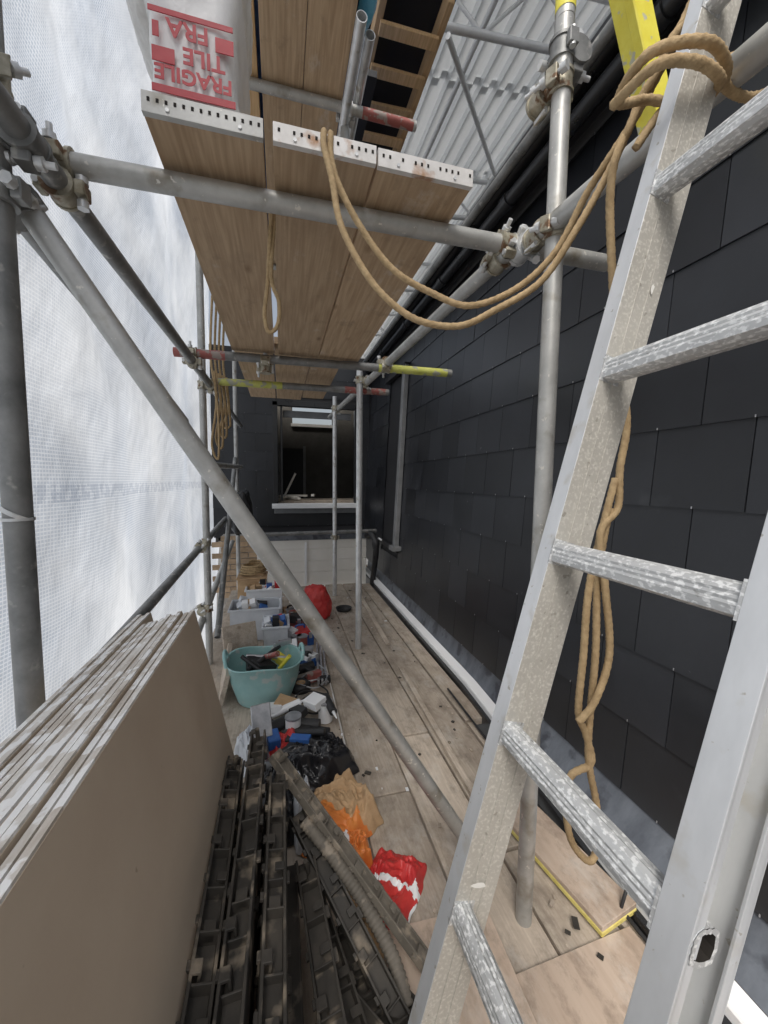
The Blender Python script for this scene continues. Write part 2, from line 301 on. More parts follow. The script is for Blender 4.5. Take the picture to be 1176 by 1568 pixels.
coupler((-.52,.95,1.90),Z_,(-.515,1.0,1.90),V((.62,.1,-1)),'galvd',-1)
coupler((-.56,.9,2.06),Y_,(-.52,.95,2.1),Z_,'coup',-1)
coupler((.722,.94,2.03),Z_,(.705,.99,2.04),Y_,'coup')
coupler((.70,1.06,2.04),Y_,(.705,1.08,2.06),X_,'bright')
coupler((.66,1.12,2.035),Y_,(.66,1.08,2.06),X_,'coup',-1)
coupler((-.47,2.40,2.0),Y_,(-.47,2.40,2.047),X_);coupler((.64,2.40,2.09),Y_,(.64,2.40,2.06),X_)
coupler((.592,2.97,2.12),Z_,(.64,2.97,2.11),Y_);coupler((-.52,2.97,2.0),Z_,(-.47,2.97,2.0),Y_)
coupler((.60,4.45,2.17),Z_,(.63,4.45,2.16),Y_);coupler((.605,4.45,.69),Z_,(.605,4.5,.69),X_)
coupler((-.52,2.97,.90),Z_,(-.55,2.97,.86),Y_);coupler((-.52,2.97,.42),Z_,(-.56,2.97,.4),Y_)
coupler((.36,2.26,3.33),Z_,(.36,2.2,3.33),X_,'bright');coupler((.722,.945,2.47),Z_,(.76,.945,2.47),Y_,'galvd');coupler((.721,.945,2.39),Z_,(.70,.99,2.39),Y_,'coup')
coupler((-.08,2.40,2.04),X_,(-.08,2.42,2.0),Z_)
b=MB();ry=Matrix.Rotation(math.radians(-22),3,'Y');b.box((1.02,1.0,2.72),(.07,.03,.62),ry);b.box((1.052,1.03,2.72),(.008,.05,.62),ry);b.box((.988,1.03,2.72),(.008,.05,.62),ry);b.build('yellow_strut',['yel'],bevel=.003)
b=MB();b.tube((-.52,.95,1.262),(-.52,.95,1.268),.027,0,20);b.tube((-.523,.948,1.272),(-.519,.949,1.279),.0275,0,20);b.build('wire_tie',['bright'])
# ---------------------------------------------------------------- decks
def dboard(x0,x1,y0,y1,z0,th=.038,mat='deck',band=True,name='scaffold_board',bm='band'):
    b=MB();b.lohi((x0,y0,z0),(x1,y1,z0+th))
    if band:
        b.lohi((x0-.001,y0-.0015,z0-.0012),(x1+.001,y0+.012,z0+th+.0012),1)
        n=int((x1-x0)/.016)
        for i in range(n):
            if random.random()<.12: continue
            xx=x0+.012+(x1-x0-.02)*i/(n-1)
            b.box((xx,y0-.0022,z0+th*.62),(.0055,.0012,.008),None,2)
        for k in(.2,.8): b.tube((x0+(x1-x0)*k,y0-.004,z0+th*.25),(x0+(x1-x0)*k,y0,z0+th*.25),.004,3,8)
    return b.build(name,[mat,bm,'hole','bright'],bevel=.0015)
dboard(-.262,-.03,.935,2.42,2.088,mat='deck',bm='galv');dboard(-.008,.222,.935,2.42,2.088);dboard(.229,.472,.938,2.42,2.088)
dboard(-.265,-.04,2.36,3.9,2.13,band=False);dboard(-.03,.195,2.36,3.9,2.13,band=False);dboard(.205,.40,2.38,3.8,2.13,band=False)
for x0,x1,mt in((-.31,-.09,'orwood'),(-.072,.130,'deck'),(.133,.335,'deck')): dboard(x0,x1,1.7,4.4,3.36,mat=mt,band=False)
b=MB();b.lohi((-.40,1.7,3.42),(.35,4.4,3.44));b.build('tarpaulin_sheet',['blue'])
dboard(.47,.55,2.3,5.0,3.62,mat='memb',band=False,name='membrane_strip')
b=MB();b.lohi((.56,2.2,4.02),(.60,4.2,4.12));b.lohi((.93,2.2,4.02),(.97,4.2,4.12))
for i in range(8): b.box((.765,2.40+i*.24,4.0),(.36,.075,.022),R3(0,0,random.uniform(-3,3)))
b.build('timber_ladder_frame',['orwood'],bevel=.003)
MB().lohi((.5,2.0,4.16),(1.02,5.2,4.19)).build('dark_membrane_sheet',['memb'])
def blob(name,c,size,mat,seed=0,amp=.10,fr=1.4,sub=5,flat=True,rot=0,fold=.05):
    import bmesh
    bm=bmesh.new();bmesh.ops.create_icosphere(bm,subdivisions=sub,radius=1)
    sd=V((seed*3.1,seed*1.3,seed*2.2))
    for v in bm.verts:
        q=v.co.copy();d=V((noise.noise(q*1.3+sd),noise.noise(q*1.3+sd+V((9,0,0))),noise.noise(q*1.3+sd+V((0,9,0)))))
        n=noise.noise(q*fr+sd)
        rid=(1-abs(noise.noise((q+d*.8)*fr*1.6+sd)))**4+.5*(1-abs(noise.noise((q+d*.6)*fr*3.4+sd*2)))**5
        q*=1+amp*n*2+fold*(rid-.7)
        q=V((math.copysign(abs(q.x)**.7,q.x),math.copysign(abs(q.y)**.7,q.y),math.copysign(abs(q.z)**.8,q.z)))
        q=V((q.x*size[0]/2,q.y*size[1]/2,q.z*size[2]/2))
        q=Matrix.Rotation(math.radians(rot),3,'Z')@q
        if flat: q.z=max(q.z,-size[2]*.36)
        v.co=q
    mn=min(v.co.z for v in bm.verts)
    for v in bm.verts: v.co+=V(c)-V((0,0,mn if flat else 0))
    me=bpy.data.meshes.new(name);bm.to_mesh(me);bm.free();me.materials.append(M[mat])
    for pz in me.polygons: pz.use_smooth=True
    o=bpy.data.objects.new(name,me);COL.objects.link(o);return o
def heap(name,c,size,mats,seed=0,rot=0,cr_=.35,mfun=None,corner=.6,nr=46,na=120):
    sd=V((seed*2.7,seed*1.9,seed*.7));b=MB();vs=[];Rm=Matrix.Rotation(math.radians(rot),3,'Z')
    for i in range(nr+1):
        rho=i/nr
        for k in range(na):
            t=2*math.pi*k/na;ct,st_=math.cos(t),math.sin(t)
            sq=1/max(abs(ct),abs(st_));rad=(1-corner)+corner*sq
            rad*=1+.16*noise.noise(V((ct*1.1,st_*1.1,seed*3.3)))+.07*noise.noise(V((ct*4,st_*4,seed)))
            x=ct*rad*rho;y=st_*rad*rho
            q=V((x,y,0));w=V((noise.noise(q*1.2+sd),noise.noise(q*1.2+sd+V((7,3,1))),0))
            lo=.72+.75*noise.noise(q*1.1+sd)
            c1=1-abs(noise.noise((q+w*.5)*2.1+sd))*2.2;c2=1-abs(noise.noise((q+w*.5)*4.6+sd*2))*2.2;c3=1-abs(noise.noise((q+w*.3)*10+sd*3))*2
            edge=min(1,(1-rho)*4.5)**.6
            h=edge*(max(.18,lo*(1-rho**2.2)**.6)*(1-cr_*.5)+cr_*(.30*max(0,c1)+.17*max(0,c2)+.05*max(0,c3)))
            vs.append(V(c)+Rm@V((x*size[0]/2,y*size[1]/2,0))+V((0,0,max(0,h)*size[2]+.002)))
    fs=[]
    for i in range(nr):
        for k in range(na):
            fs.append((i*na+k,(i+1)*na+k,(i+1)*na+(k+1)%na,i*na+(k+1)%na))
    b.add(vs,fs,0,True)
    if mfun:
        for n_,f in enumerate(b.f):
            m_=sum((V(b.v[j]) for j in f),V((0,0,0)))/4;b.m[n_]=mfun(m_-V(c))
    return b.build(name,mats)
blob('blue_plastic_bag',(.36,1.80,3.42),(.14,.3,.14),'cyan',3)
e=empty('wrapped_tile_pack')
b=MB()
prof=[]
for i in range(11):
    z=2.128+.30*i/10;w=.088+.010*math.sin(i*1.7)*.4+(.02 if i>5 else 0)*((i-5)/5)
    for k in range(40):
        t=2*math.pi*k/40;cx=math.cos(t);sy=math.sin(t)
        x=math.copysign(abs(cx)**.35,cx)*w;y=math.copysign(abs(sy)**.35,sy)*.16
        wob=.005*noise.noise(V((x*30,y*30,z*25)));prof.append(V((-.165+x+wob-.012*(i/10),1.11+y+wob,z)))
fs=[(i*40+k,i*40+(k+1)%40,(i+1)*40+(k+1)%40,(i+1)*40+k) for i in range(10) for k in range(40)]
b.add(prof,fs+[tuple(range(400,440))],0,True)
b.build('pack_body',['pack'],e)
bb=blob('pack_fabric',(-.195,1.13,2.53),(.27,.42,.46),'bagw',11,.08,1.4,flat=False,fold=.08);bb.parent=e
def text(s,loc,size,rotm,mat,par,ext=.0006,name='print'):
    cu=bpy.data.curves.new(name,'FONT');cu.body=s;cu.size=size;cu.extrude=ext;cu.align_x='CENTER';cu.offset=.0011
    o=bpy.data.objects.new(name,cu);COL.objects.link(o);cu.materials.append(M[mat]);o.matrix_world=Matrix.Translation(loc)@rotm.to_4x4();o.parent=par;return o
rt=R3(90,0,0)@R3(0,0,180)
b=MB()
b.box((-.165,.9436,2.146),(.160,.002,.014),None,0);b.box((-.168,.9436,2.292),(.160,.002,.010),None,0)
b.box((-.222,.9436,2.210),(.042,.002,.028),None,0);b.box((-.105,.9436,2.256),(.036,.002,.028),None,0);b.box((-.235,.9436,2.256),(.012,.002,.028),None,0)
b.build('tape_print',['redtape'],e)
text('FRAGILE',(-.165,.942,2.190),.040,rt,'redtape',e);text('TILE',(-.145,.942,2.232),.044,rt,'redtape',e);text('FRA',(-.175,.942,2.279),.046,rt,'redtape',e)
# ---------------------------------------------------------------- floor
xs=[-.60,-.372,-.144,.084,.312,.540,.768,.996]
for i in range(len(xs)-1):
    segs=[(-1.2,1.15+.35*(i%3)),(1.155+.35*(i%3),4.95)]
    for y0,y1 in segs:
        b=MB();b.box(((xs[i]+xs[i+1]-.008)/2,(y0+y1)/2,-.019-random.uniform(0,.006)),(xs[i+1]-xs[i]-.010,y1-y0-.006,.038),R3(0,0,random.uniform(-.15,.15)));b.build('scaffold_board',['floor'],bevel=.003)
dboard(1.003,1.12,1.9,4.9,-.045,mat='floor',band=False);dboard(1.003,1.04,-1.2,1.88,-.045,mat='floor',band=False)
b=MB();b.box((.78,.25,.0065),(.50,1.15,.006),R3(0,0,2));b.build('plywood_sheet',['ply'],bevel=.001)
b=MB();b.box((.42,.55,.012),(.34,.9,.005),R3(0,0,-3));b.build('plywood_sheet',['ply'],bevel=.001)
b=MB();b.box((.945,1.06,.034),(.16,.44,.018),R3(0,0,10),0);b.box((.945,1.06,.0165),(.162,.442,.016),R3(0,0,10),1);b.build('insulation_offcut',['ply','insul'],bevel=.002)
for z,yy in((-.08,.9),(-.08,2.9),(-.08,4.4)): pole((-.58,yy+.04,z),(1.05,yy+.04,z))
# ---------------------------------------------------------------- house
H_=empty('slate_clad_house')
def slates(o,u,v,n,w,h,cw=.30,ch=.275,holes=(),name='slates',off=0):
    o=V(o);u=V(u);v=V(v);n=V(n);b=MB();rows=int(math.ceil(h/ch))
    for r in range(rows):
        v0=r*ch;v1=min(v0+ch+.02,h)
        x=-(r%2)*cw/2-off
        while x<w:
            iv=[(max(0,x+.0017),min(w,x+cw-.0017))];
            for (ha,hb,hc,hd) in holes:
                if v0+ch*.5>hc and v0+ch*.5<hd:
                    nv=[]
                    for a,c in iv:
                        if c<=ha or a>=hb: nv.append((a,c))
                        else:
                            if a<ha: nv.append((a,ha))
                            if c>hb: nv.append((hb,c))
                    iv=nv
            for a,c in iv:
                if c-a<.01: continue
                j=random.uniform(-.0012,.0012);t=.0045;vs=[];l=.0105+random.uniform(0,.002);l2=l+random.uniform(-.0018,.0018)
                for dn in(0,t):
                    vs+=[o+u*a+v*(v0+j)+n*(l+dn),o+u*c+v*(v0+j)+n*(l2+dn),o+u*c+v*v1+n*(.005+dn),o+u*a+v*v1+n*(.005+dn)]
                b.add(vs,[(4,5,6,7),(0,4,7,3),(1,2,6,5),(0,1,5,4),(3,7,6,2),(3,2,1,0)],0)
                if c-a>cw*.7:
                    q=o+u*((a+c)/2)+v*(v0+.004)+n*(l+.0055);m3=Matrix((u,v,n)).transposed()
                    b.box(q,(.003,.008,.002),m3,1)
            x+=cw
    return b.build(name,['slate','silver'],H_)
BX,BZ=1.27,.17;TX,TZ=1.40,2.93
vv=V((TX-BX,0,TZ-BZ));hh=vv.length;vv.normalize();nn=V((-vv.z,0,vv.x))
slates((BX,-1.5,BZ),(0,1,0),vv,nn,7.5,hh,holes=[(5.62,6.35,.30,2.42)],off=.09)
b=MB();b.add([V((BX,-1.5,BZ)),V((BX,6.1,BZ)),V((TX,6.1,TZ)),V((TX,-1.5,TZ))],[(0,1,2,3)],0);b.build('wall_lining',['memb'],H_)
def fx(y):
    K=[(-1.5,1.055),(1.0,1.07),(2.2,1.15),(5.7,1.17)]
    for (a,xa),(c,xc) in zip(K,K[1:]):
        if y<=c: return xa+(xc-xa)*(y-a)/(c-a)
    return K[-1][1]
b=MB();n=60;vs=[];
for i in range(n+1):
    y=-1.5+7.1*i/n;x0=fx(y)+.068
    for k,(x,z) in enumerate(((1.262,.24),(1.262,.165),(x0+.01,.062),(x0,.056))): vs.append(V((x+.003*noise.noise(V((y*5,k,0))),y,z+.006*noise.noise(V((y*6,k*3,1))))))
fs=[(i*4+k,i*4+k+1,i*4+5+k,i*4+4+k) for i in range(n) for k in range(3)];b.add(vs,fs,0,True)
b.build('lead_apron_flashing',['lead'],H_,)
b=MB();b2_=MB();vs=[];v2_=[];n=40
for i in range(n+1):
    y=-1.5+7.1*i/n;x=fx(y)
    for dx,z in((0,-.25),(0,.045),(.004,.052),(.07,.052),(.075,.045),(.075,-.25)): vs.append(V((x+dx,y,z)))
    for dx,z in((-.022,-.2),(-.022,.018),(-.001,.018)): v2_.append(V((x+dx,y,z)))
b.add(vs,[(i*6+k,i*6+k+1,i*6+7+k,i*6+6+k) for i in range(n) for k in range(5)],0);b.build('white_fascia',['white'],H_)
b2_.add(v2_,[(i*3+k,i*3+k+1,i*3+4+k,i*3+3+k) for i in range(n) for k in range(2)],0);b2_.build('black_edge_strip',['gutter'],H_)  # thin black strip along the outer edge of the white fascia
b=MB();b.lohi((1.245,-1.5,-8),(1.30,6,.02));b.build('lower_wall',['brick'],H_)
b=MB();b.sweep(cr([(1.02,.2,.02),(1.025,.6,.012),(1.015,1.0,.02),(1.02,1.5,.012),(1.03,2.2,.015)],10),lambda L,t,f:.006,0,8);
for y in(.72,.86): b.sweep(cr([(1.0,y,.01),(1.01,y,.06),(1.05,y+.01,.10),(1.15,y+.02,.08)],6),lambda L,t,f:.005,0,8)
b.build('black_cable',['black'])
b=MB();b.box((1.295,4.14,1.60),(.05,.09,2.05),R3(0,2.7,0));b.box((1.315,4.25,1.60),(.03,.10,2.0),R3(0,2.7,0),1);b.box((1.24,4.1,.60),(.12,.16,.05),None,0);b.box((1.27,4.5,.57),(.06,.8,.05),None,1);b.box((1.34,4.5,2.62),(.06,.8,.06),None,1)
b.build('lead_window_jamb',['grey','black'],H_,bevel=.004)
b=MB();b.box((1.37,4.55,1.6),(.02,.75,2.0),R3(0,2.7,0));b.build('dark_window_glass',['gutter'],H_)
b=MB();b.lohi((1.30,-1.5,2.95),(1.46,6.2,3.02),0);b.lohi((1.30,-1.5,2.88),(1.325,6.2,3.12),0);b.build('eaves_soffit',['memb'],H_)
b=MB();prof=[(.0,.055),(-.02,.02),(0,-.035),(.04,-.055),(.08,-.035),(.10,.02),(.10,.055)]
vs=[]
for y in(-1.5,6.2):
    for x,z in prof: vs.append(V((1.195+x*1.05,y,3.03+z)))
k=len(prof);b.add(vs,[(i,i+1,k+i+1,k+i) for i in range(k-1)],0,True)
for i in range(9):
    y=-1+i*.85;b.tube((1.247,y-.03,3.03),(1.247,y+.03,3.03),.062,0,20)
b.tube((1.24,-1.5,2.88),(1.24,6.2,2.95),.034,0,18)
for i in range(7): b.tube((1.24,.2+i*.9,2.896+.009*i*.9),(1.24,.26+i*.9,2.896+.009*i*.9),.042,0,18)
b.build('black_gutter',['gutter'],H_)
pole((1.165,.4,2.97),(1.15,5.5,3.01),'galvd')
b=MB();b.add([(1.32,-1.5,3.12),(1.32,6.2,3.12),(3.5,6.2,3.5),(3.5,-1.5,3.5)],[(0,1,2,3)],0);b.build('roof_membrane',['memb'],H_)
slates((-.95,6.0,.66),(1,0,0),(0,0,1),(0,-1,0),2.3,2.5,holes=[(.88,2.10,.27,1.86)],name='return_wall_slates')
b=MB();b.lohi((-.95,6.0,.5),(-.07,6.06,3.2));b.lohi((1.14,6.0,.5),(1.5,6.06,3.2));b.lohi((-.07,6.0,.5),(1.14,6.06,.97));b.lohi((-.07,6.0,2.5),(1.14,6.06,3.2));b.build('return_wall',['memb'],H_)
b=MB();b.lohi((-.95,5.95,3.15),(1.5,6.2,3.22));b.build('return_wall_coping',['memb'],H_)
b=MB()
b.lohi((-.13,5.86,.93),(1.19,6.04,1.0),1);b.lohi((-.10,5.93,.85),(1.17,5.985,.93),2)
b.lohi((-.11,5.94,1.0),(-.04,6.03,2.5),0);b.lohi((1.11,5.94,1.0),(1.18,6.03,2.5),0);b.lohi((-.11,5.94,2.44),(1.18,6.03,2.52),0)
b.lohi((.0,5.99,1.04),(.03,6.05,2.44),0);b.lohi((.04,6.1,2.30),(1.08,6.14,2.40),2)
b.build('window_frame',['gutter','white','grey'],H_,bevel=.004)
b=MB()
b.lohi((-.9,8.6,.4),(1.8,8.64,2.55),0);b.lohi((-.9,8.6,2.55),(.25,8.64,3.2),0);b.lohi((1.1,8.6,2.55),(1.8,8.64,3.2),0);b.lohi((-.94,6.07,.4),(-.9,8.6,3.2),0);b.lohi((1.8,6.07,.4),(1.84,8.6,3.2),0);b.lohi((-.9,6.07,.40),(1.8,8.6,.44),1);b.lohi((-.9,6.07,3.14),(1.8,8.25,3.2),0)
b.lohi((.22,8.56,2.50),(1.13,8.60,2.56),2);b.lohi((.22,8.56,2.9),(1.13,8.60,2.96),2)
b.lohi((-.2,6.2,.90),(1.3,7.3,1.02),1)
b.lohi((.0,8.2,.5),(.45,8.25,2.0),3);b.lohi((-.05,8.17,.5),(.0,8.2,2.05),4);b.lohi((.45,8.17,.5),(.5,8.2,2.05),4)
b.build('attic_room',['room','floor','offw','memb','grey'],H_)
b=MB()
for i in range(6):
    x=.05+random.random()*.5;b.box((x,6.4+random.random()*.5,1.04+i*.012),(.05,.45,.03),R3(random.uniform(-2,2),0,random.uniform(-70,70)),0)
b.box((.14,6.9,1.25),(.03,.03,.5),R3(20,22,10),0);b.build('timber_offcuts',['offw','black'])
b=MB();b.lohi((-.30,5.02,-.25),(1.10,5.06,.60),0)
for z in(.02,.17,.32,.47): b.lohi((-.30,5.010,z),(1.10,5.022,z+.135),0)
b.lohi((-.32,5.0,.60),(1.12,5.99,.645),1);b.lohi((-.33,4.985,.585),(1.12,5.02,.65),2)
b.box((.30,4.99,.28),(.03,.02,.55),None,3)
b.build('panelled_parapet',['offw','memb','lead','white'],H_,bevel=.003)
b=MB()
b.lohi((-.75,5.32,-.3),(-.33,5.5,.62),1)
for r in range(11):
    for c in range(3): b.lohi((-.76+c*.225-(.11 if r%2 else 0),5.305,-.2+r*.075),(-.76+c*.225+.215-(.11 if r%2 else 0),5.33,-.2+r*.075+.065),0)
b.build('brick_pier',['brick','mortar'])
b=MB();b.sweep(cr([(1.10,5.0,.62),(1.13,4.8,.66),(1.16,4.7,.5),(1.16,4.85,.1),(1.15,4.9,-.2)],8),lambda L,t,f:.035+.004*(math.sin(L*250)>0),0,16);b.lathe((1.16,4.72,.55),[(.0,.05),(.045,.05),(.05,0),(.04,-.06)],0);b.tube((1.2,4.72,.62),(1.2,4.60,.62),.012,1);b.build('black_downpipe',['black','white'],H_)
# ---------------------------------------------------------------- temporary roof
b=MB();P=.16;nx=int(7/P);ys=[1.5+i*1.0 for i in range(12)];pr=[]
for i in range(nx):
    x=-.6+i*P
    pr+=[(x,0),(x+P*.44,0),(x+P*.5,.07),(x+P*.94,.07)]
k=len(pr)
for j in range(len(ys)-1):
    lift=.014*(j%2);b2=[]
    for y in(ys[j]-.06,ys[j+1]):
        for x,z in pr: b2.append(V((x,y,4.75+lift+z+.10*x)))
    for i in range(k-1):
        if pr[i][0]>.75: b.add([b2[i],b2[i+1],b2[k+i+1],b2[k+i]],[(0,1,2,3)],0,False,.5)
b.build('corrugated_roof_sheeting',['roof'])
e=empty('temporary_roof_truss')
b=MB()
for y in(2.6,4.4,6.2,8.2):
    zt=lambda x:4.66+.1*x
    b.tube((.8,y,zt(.8)),(6.3,y,zt(6.3)),.025,0,14);b.tube((.8,y,zt(.8)-.42),(6.3,y,zt(6.3)-.42),.025,0,14)
    x=.9;up_=1
    while x<6:
        b.tube((x,y,zt(x)-(0 if up_ else .42)),(x+.45,y,zt(x+.45)-(.42 if up_ else 0)),.014,0,10);x+=.45;up_=1-up_
for x in(1.5,2.4,3.4): b.tube((x,1.6,4.60+.1*x),(x,11,4.60+.1*x),.022,0,12)
b.tube((1.1,2.6,4.3),(2.6,4.4,4.8),.02,0,12);b.tube((1.2,6.2,4.3),(2.5,4.4,4.7),.02,0,12)
b.build('truss_tubes',['truss'],e)
# ---------------------------------------------------------------- sheeting
b=MB();ny,nz=170,120;vs=[]
for j in range(nz+1):
    z=-2.5+9*j/nz
    for i in range(ny+1):
        y=-1.6+8.0*i/ny
        x=-1.0+.035*math.sin(y*3.1+z*.7)+.06*noise.noise(V((y*.9,z*.6,0)))+.015*noise.noise(V((y*3,z*1.6,4)))+.035*abs(noise.noise(V((y*1.4+z*1.2,z*.8,9))))
        if z>3: x+=.03*(z-3)**1.5
        vs.append(V((x,y,z)))
b.add(vs,[(j*(ny+1)+i,j*(ny+1)+i+1,(j+1)*(ny+1)+i+1,(j+1)*(ny+1)+i) for j in range(nz) for i in range(ny)],0,True)
b.build('scaffold_sheeting',['sheet'])
# ---------------------------------------------------------------- plasterboards
e=empty('plasterboard_stack')
th=math.radians(12);up=V((-math.sin(th),0,math.cos(th)));ot=V((-math.cos(th),0,-math.sin(th)));rot=Matrix((-ot,Y_,up)).transposed()
b=MB()
for i in range(12):
    y1=1.27+random.uniform(-.012,.012)+(.01*i if i>8 else 0);y0=-.9
    h=.965+random.uniform(-.006,.006);c=V((-.062,0,.004))+ot*(.0165*(i+.5))+up*(h/2);c.y=(y0+y1)/2
    b.box(c,(.0130,y1-y0,h-.004),rot,0,.5)
    b.box(c+up*(h/2),(.0112,y1-y0-.002,.005),rot,1,.5)
    b.box(V((c.x,y1+.0005,c.z)),(.0112,.004,h-.002),rot,1,.5)
b.build('boards',['board','bedge'],e)
# ---------------------------------------------------------------- vent rails
def rail(p,L,w,h,rotm,mi=0,pitch=.085):
    b=MB();p=V(p)
    def bx(c,d,m=mi): b.box(p+rotm@V(c),d,rotm,m)
    bx((0,0,0),(w,L,.006));bx((-w/2+.003,0,h/2),(.006,L,h));bx((w/2-.003,0,h*.38),(.006,L,h*.76))
    y=-L/2+.02
    while y<L/2-.02:
        st=random.uniform(.7,1.3)*pitch
        hh_=h*random.uniform(.6,1.0)
        bx((0,y,hh_/2),(w-.008,.004,hh_))
        k=random.random()
        if k<.4:
            bx((-w*.28,y+.02,h*.95),(w*.42,.022,.006));bx((-w*.1,y+.02,h*.6),(.005,.022,h*.7))
        elif k<.75:
            bx((w*.2,y+.025,h*.80),(w*.45,.018,.005))
            bx((w/2+.004,y+.01,h*.35),(.010,.026,.007))
        else:
            bx((0,y+.012,h*.5),(w*.5,.028,h*.5))
        bx((-w/2-.003,y+.03,h*.6),(.008,.016,.008))
        y+=st
    b.tube(p+rotm@V((0,L/2-.03,h*.3)),p+rotm@V((0,L/2-.03,h+.02)),.007,mi,8)
    return b
e=empty('roof_vent_rail_bundle')
k=0
for lay in range(9):
    zz=.482-lay*.052
    for c in range(3):
        xx=-.145+c*.057+random.uniform(-.003,.003)+(.012 if lay>4 else 0)
        if lay>1 and c==0: continue
        dz=(-.012,0,-.028)[c] if lay==0 else -.028
        y1=1.24+random.uniform(-.07,.06)-.05*(c==2)
        if lay==0: y1=(1.20,1.30,1.12)[c]
        rail((xx,y1-.95,zz+dz),1.9,.046,.032,R3(0,(14,-6,10)[c]+random.uniform(-3,3),random.uniform(-.6,.6))).build('rail_%d'%k,['rail'],e,bevel=.0008);k+=1
MB().lohi((-.055,-.6,.005),(.035,1.10,.20)).build('rail_support_carton',['rail'],e,bevel=.004)
def rail2(p0,p1,w,mt,roll=0,h=.03):
    p0=V(p0);p1=V(p1);d=(p1-p0).normalized();x=d.cross(Z_).normalized();z=x.cross(d)
    m=Matrix((x,d,z)).transposed()@R3(0,roll,0)
    rail((p0+p1)/2,(p1-p0).length,w,h,m).build('loose_vent_rail',[mt],bevel=.0008)
rail2((.37,.88,.03),(-.035,1.22,.47),.05,'railg',10,.022)
rail2((.30,.70,.03),(.035,1.16,.30),.05,'rail',-12)
rail2((.19,.60,.06),(.05,1.12,.16),.06,'rail',8)
rail2((.12,.45,.20),(.06,1.05,.24),.055,'rail',-10)
rail2((.26,.55,.03),(.14,1.02,.05),.055,'rail',4)
rail2((.10,.40,.10),(.10,1.05,.07),.06,'railg',0)
b=MB();pp=cr([(.055,1.10,.33),(.13,1.03,.27),(.21,.96,.18),(.27,.88,.10),(.29,.80,.05)],14);b.sweep(resamp(pp,.004),lambda L,t,f:.016+.003*(math.sin(L*520)>0),0,14);b.build('corrugated_hose',['railg'])
b=MB();rq=R3(-8,24,28);cc=V((.27,.74,.08))
b.box(cc,(.13,.26,.010),rq)
for i in range(6): b.box(cc+rq@V((0,-.11+i*.044,.012)),(.12,.008,.014),rq)
for s_ in(-1,1): b.box(cc+rq@V((s_*.063,0,.013)),(.006,.26,.026),rq)
b.build('plastic_vent_tray',['rail'],bevel=.002)
# ---------------------------------------------------------------- ladder
e=empty('aluminium_ladder')
lean=math.atan(.27);ld=V((math.sin(lean),0,math.cos(lean)));lp=V((math.cos(lean),0,-math.sin(lean)))
m3=Matrix((lp,Y_,ld)).transposed()
base=V((.405,0,1.245))
Lo=-1.30;Hi=1.75
for nm,yc,sg in(('stile_far',.497,1),('stile_near',.222,-1)):
    b=MB();c=base+ld*((Lo+Hi)/2)+lp*.016;c.y=yc;Ln=Hi-Lo
    web=V(c);web.y=yc-sg*.013
    b.box(web,(.066,.0035,Ln),m3,0)
    for s_ in(-1,1):
        q=c+lp*(s_*.0315);b.box(q,(.004,.029,Ln),m3,1)
        q2=c+lp*(s_*.026);q2.y=yc+sg*.013;b.box(q2,(.010,.003,Ln),m3,1)
    for k_ in(-.010,.010):
        q=V(c)+lp*k_;q.y=yc-sg*.0155;b.box(q,(.0012,.0012,Ln),m3,0)
    b.build(nm,['alu','alul'],e,bevel=.0016,bseg=2)
rp=.2825
b=MB()
for k in range(-4,7):
    if k*rp<Lo+.05 or k*rp>Hi-.05: continue
    c=base+ld*(k*rp)
    pr=[(-.013,-.014),(-.0155,-.006),(-.0145,-.003),(-.0155,0),(-.0145,.003),(-.0155,.006),(-.0125,.012),(-.007,.0155),(-.004,.0148),(-.001,.016),(.002,.0148),(.005,.016),(.012,.012),(.015,-.002),(.013,-.014),(.004,-.0165),(-.004,-.0165)]
    vs=[]
    for y in(.207,.505):
        for x,z in pr: q=c+lp*x+ld*z*1.05;q=V((q.x,y,q.z));vs.append(q)
    n=len(pr);b.add(vs,[(i,(i+1)%n,n+(i+1)%n,n+i) for i in range(n)],0,False)
    for y,s_ in((.2065,1),(.5055,-1)):
        o=[V(((c+lp*x+ld*z*1.05).x,y,(c+lp*x+ld*z*1.05).z)) for x,z in pr];i2=[V(((c+lp*x*.72+ld*z*.75).x,y,(c+lp*x*.72+ld*z*.75).z)) for x,z in pr];i3=[q+V((0,s_*.06,0)) for q in i2]
        b.add(o+i2+i3,[(i,(i+1)%n,n+(i+1)%n,n+i) for i in range(n)],0,False);b.add(i2+i3,[(i,(i+1)%n,n+(i+1)%n,n+i) for i in range(n)]+[tuple(range(n,2*n))],1,False)
    for y in(.238,.483): q=V((c.x,y,c.z));b.box(q,(.035,.003,.038),m3,0)
b.build('rungs',['rung','hole'],e)
b=MB()
def splash(k,dx,yy,sx,sz,seed):
    c=base+ld*k+lp*dx;vs=[];
    for i in range(18):
        t=2*math.pi*i/18;rr=1+.45*noise.noise(V((math.cos(t)*1.5+seed,math.sin(t)*1.5,seed)))
        q=c+lp*(math.cos(t)*sx*rr)+ld*(math.sin(t)*sz*rr);q.y=yy;vs.append(q)
    b.add(vs,[tuple(range(18))],0,False)
for a in((-.52,.015,.4800,.013,.004,1),(-.77,-.012,.4800,.004,.010,2),(.42,.03,.4800,.003,.007,3),(-.9,.0,.4800,.008,.004,8)): splash(*a)
for a in((-.12,.01,.2320,.004,.006,4),(-.42,.02,.2320,.005,.009,5),(-.36,.035,.2320,.003,.008,6)): splash(*a)
b.build('paint_splashes',['paint'],e)
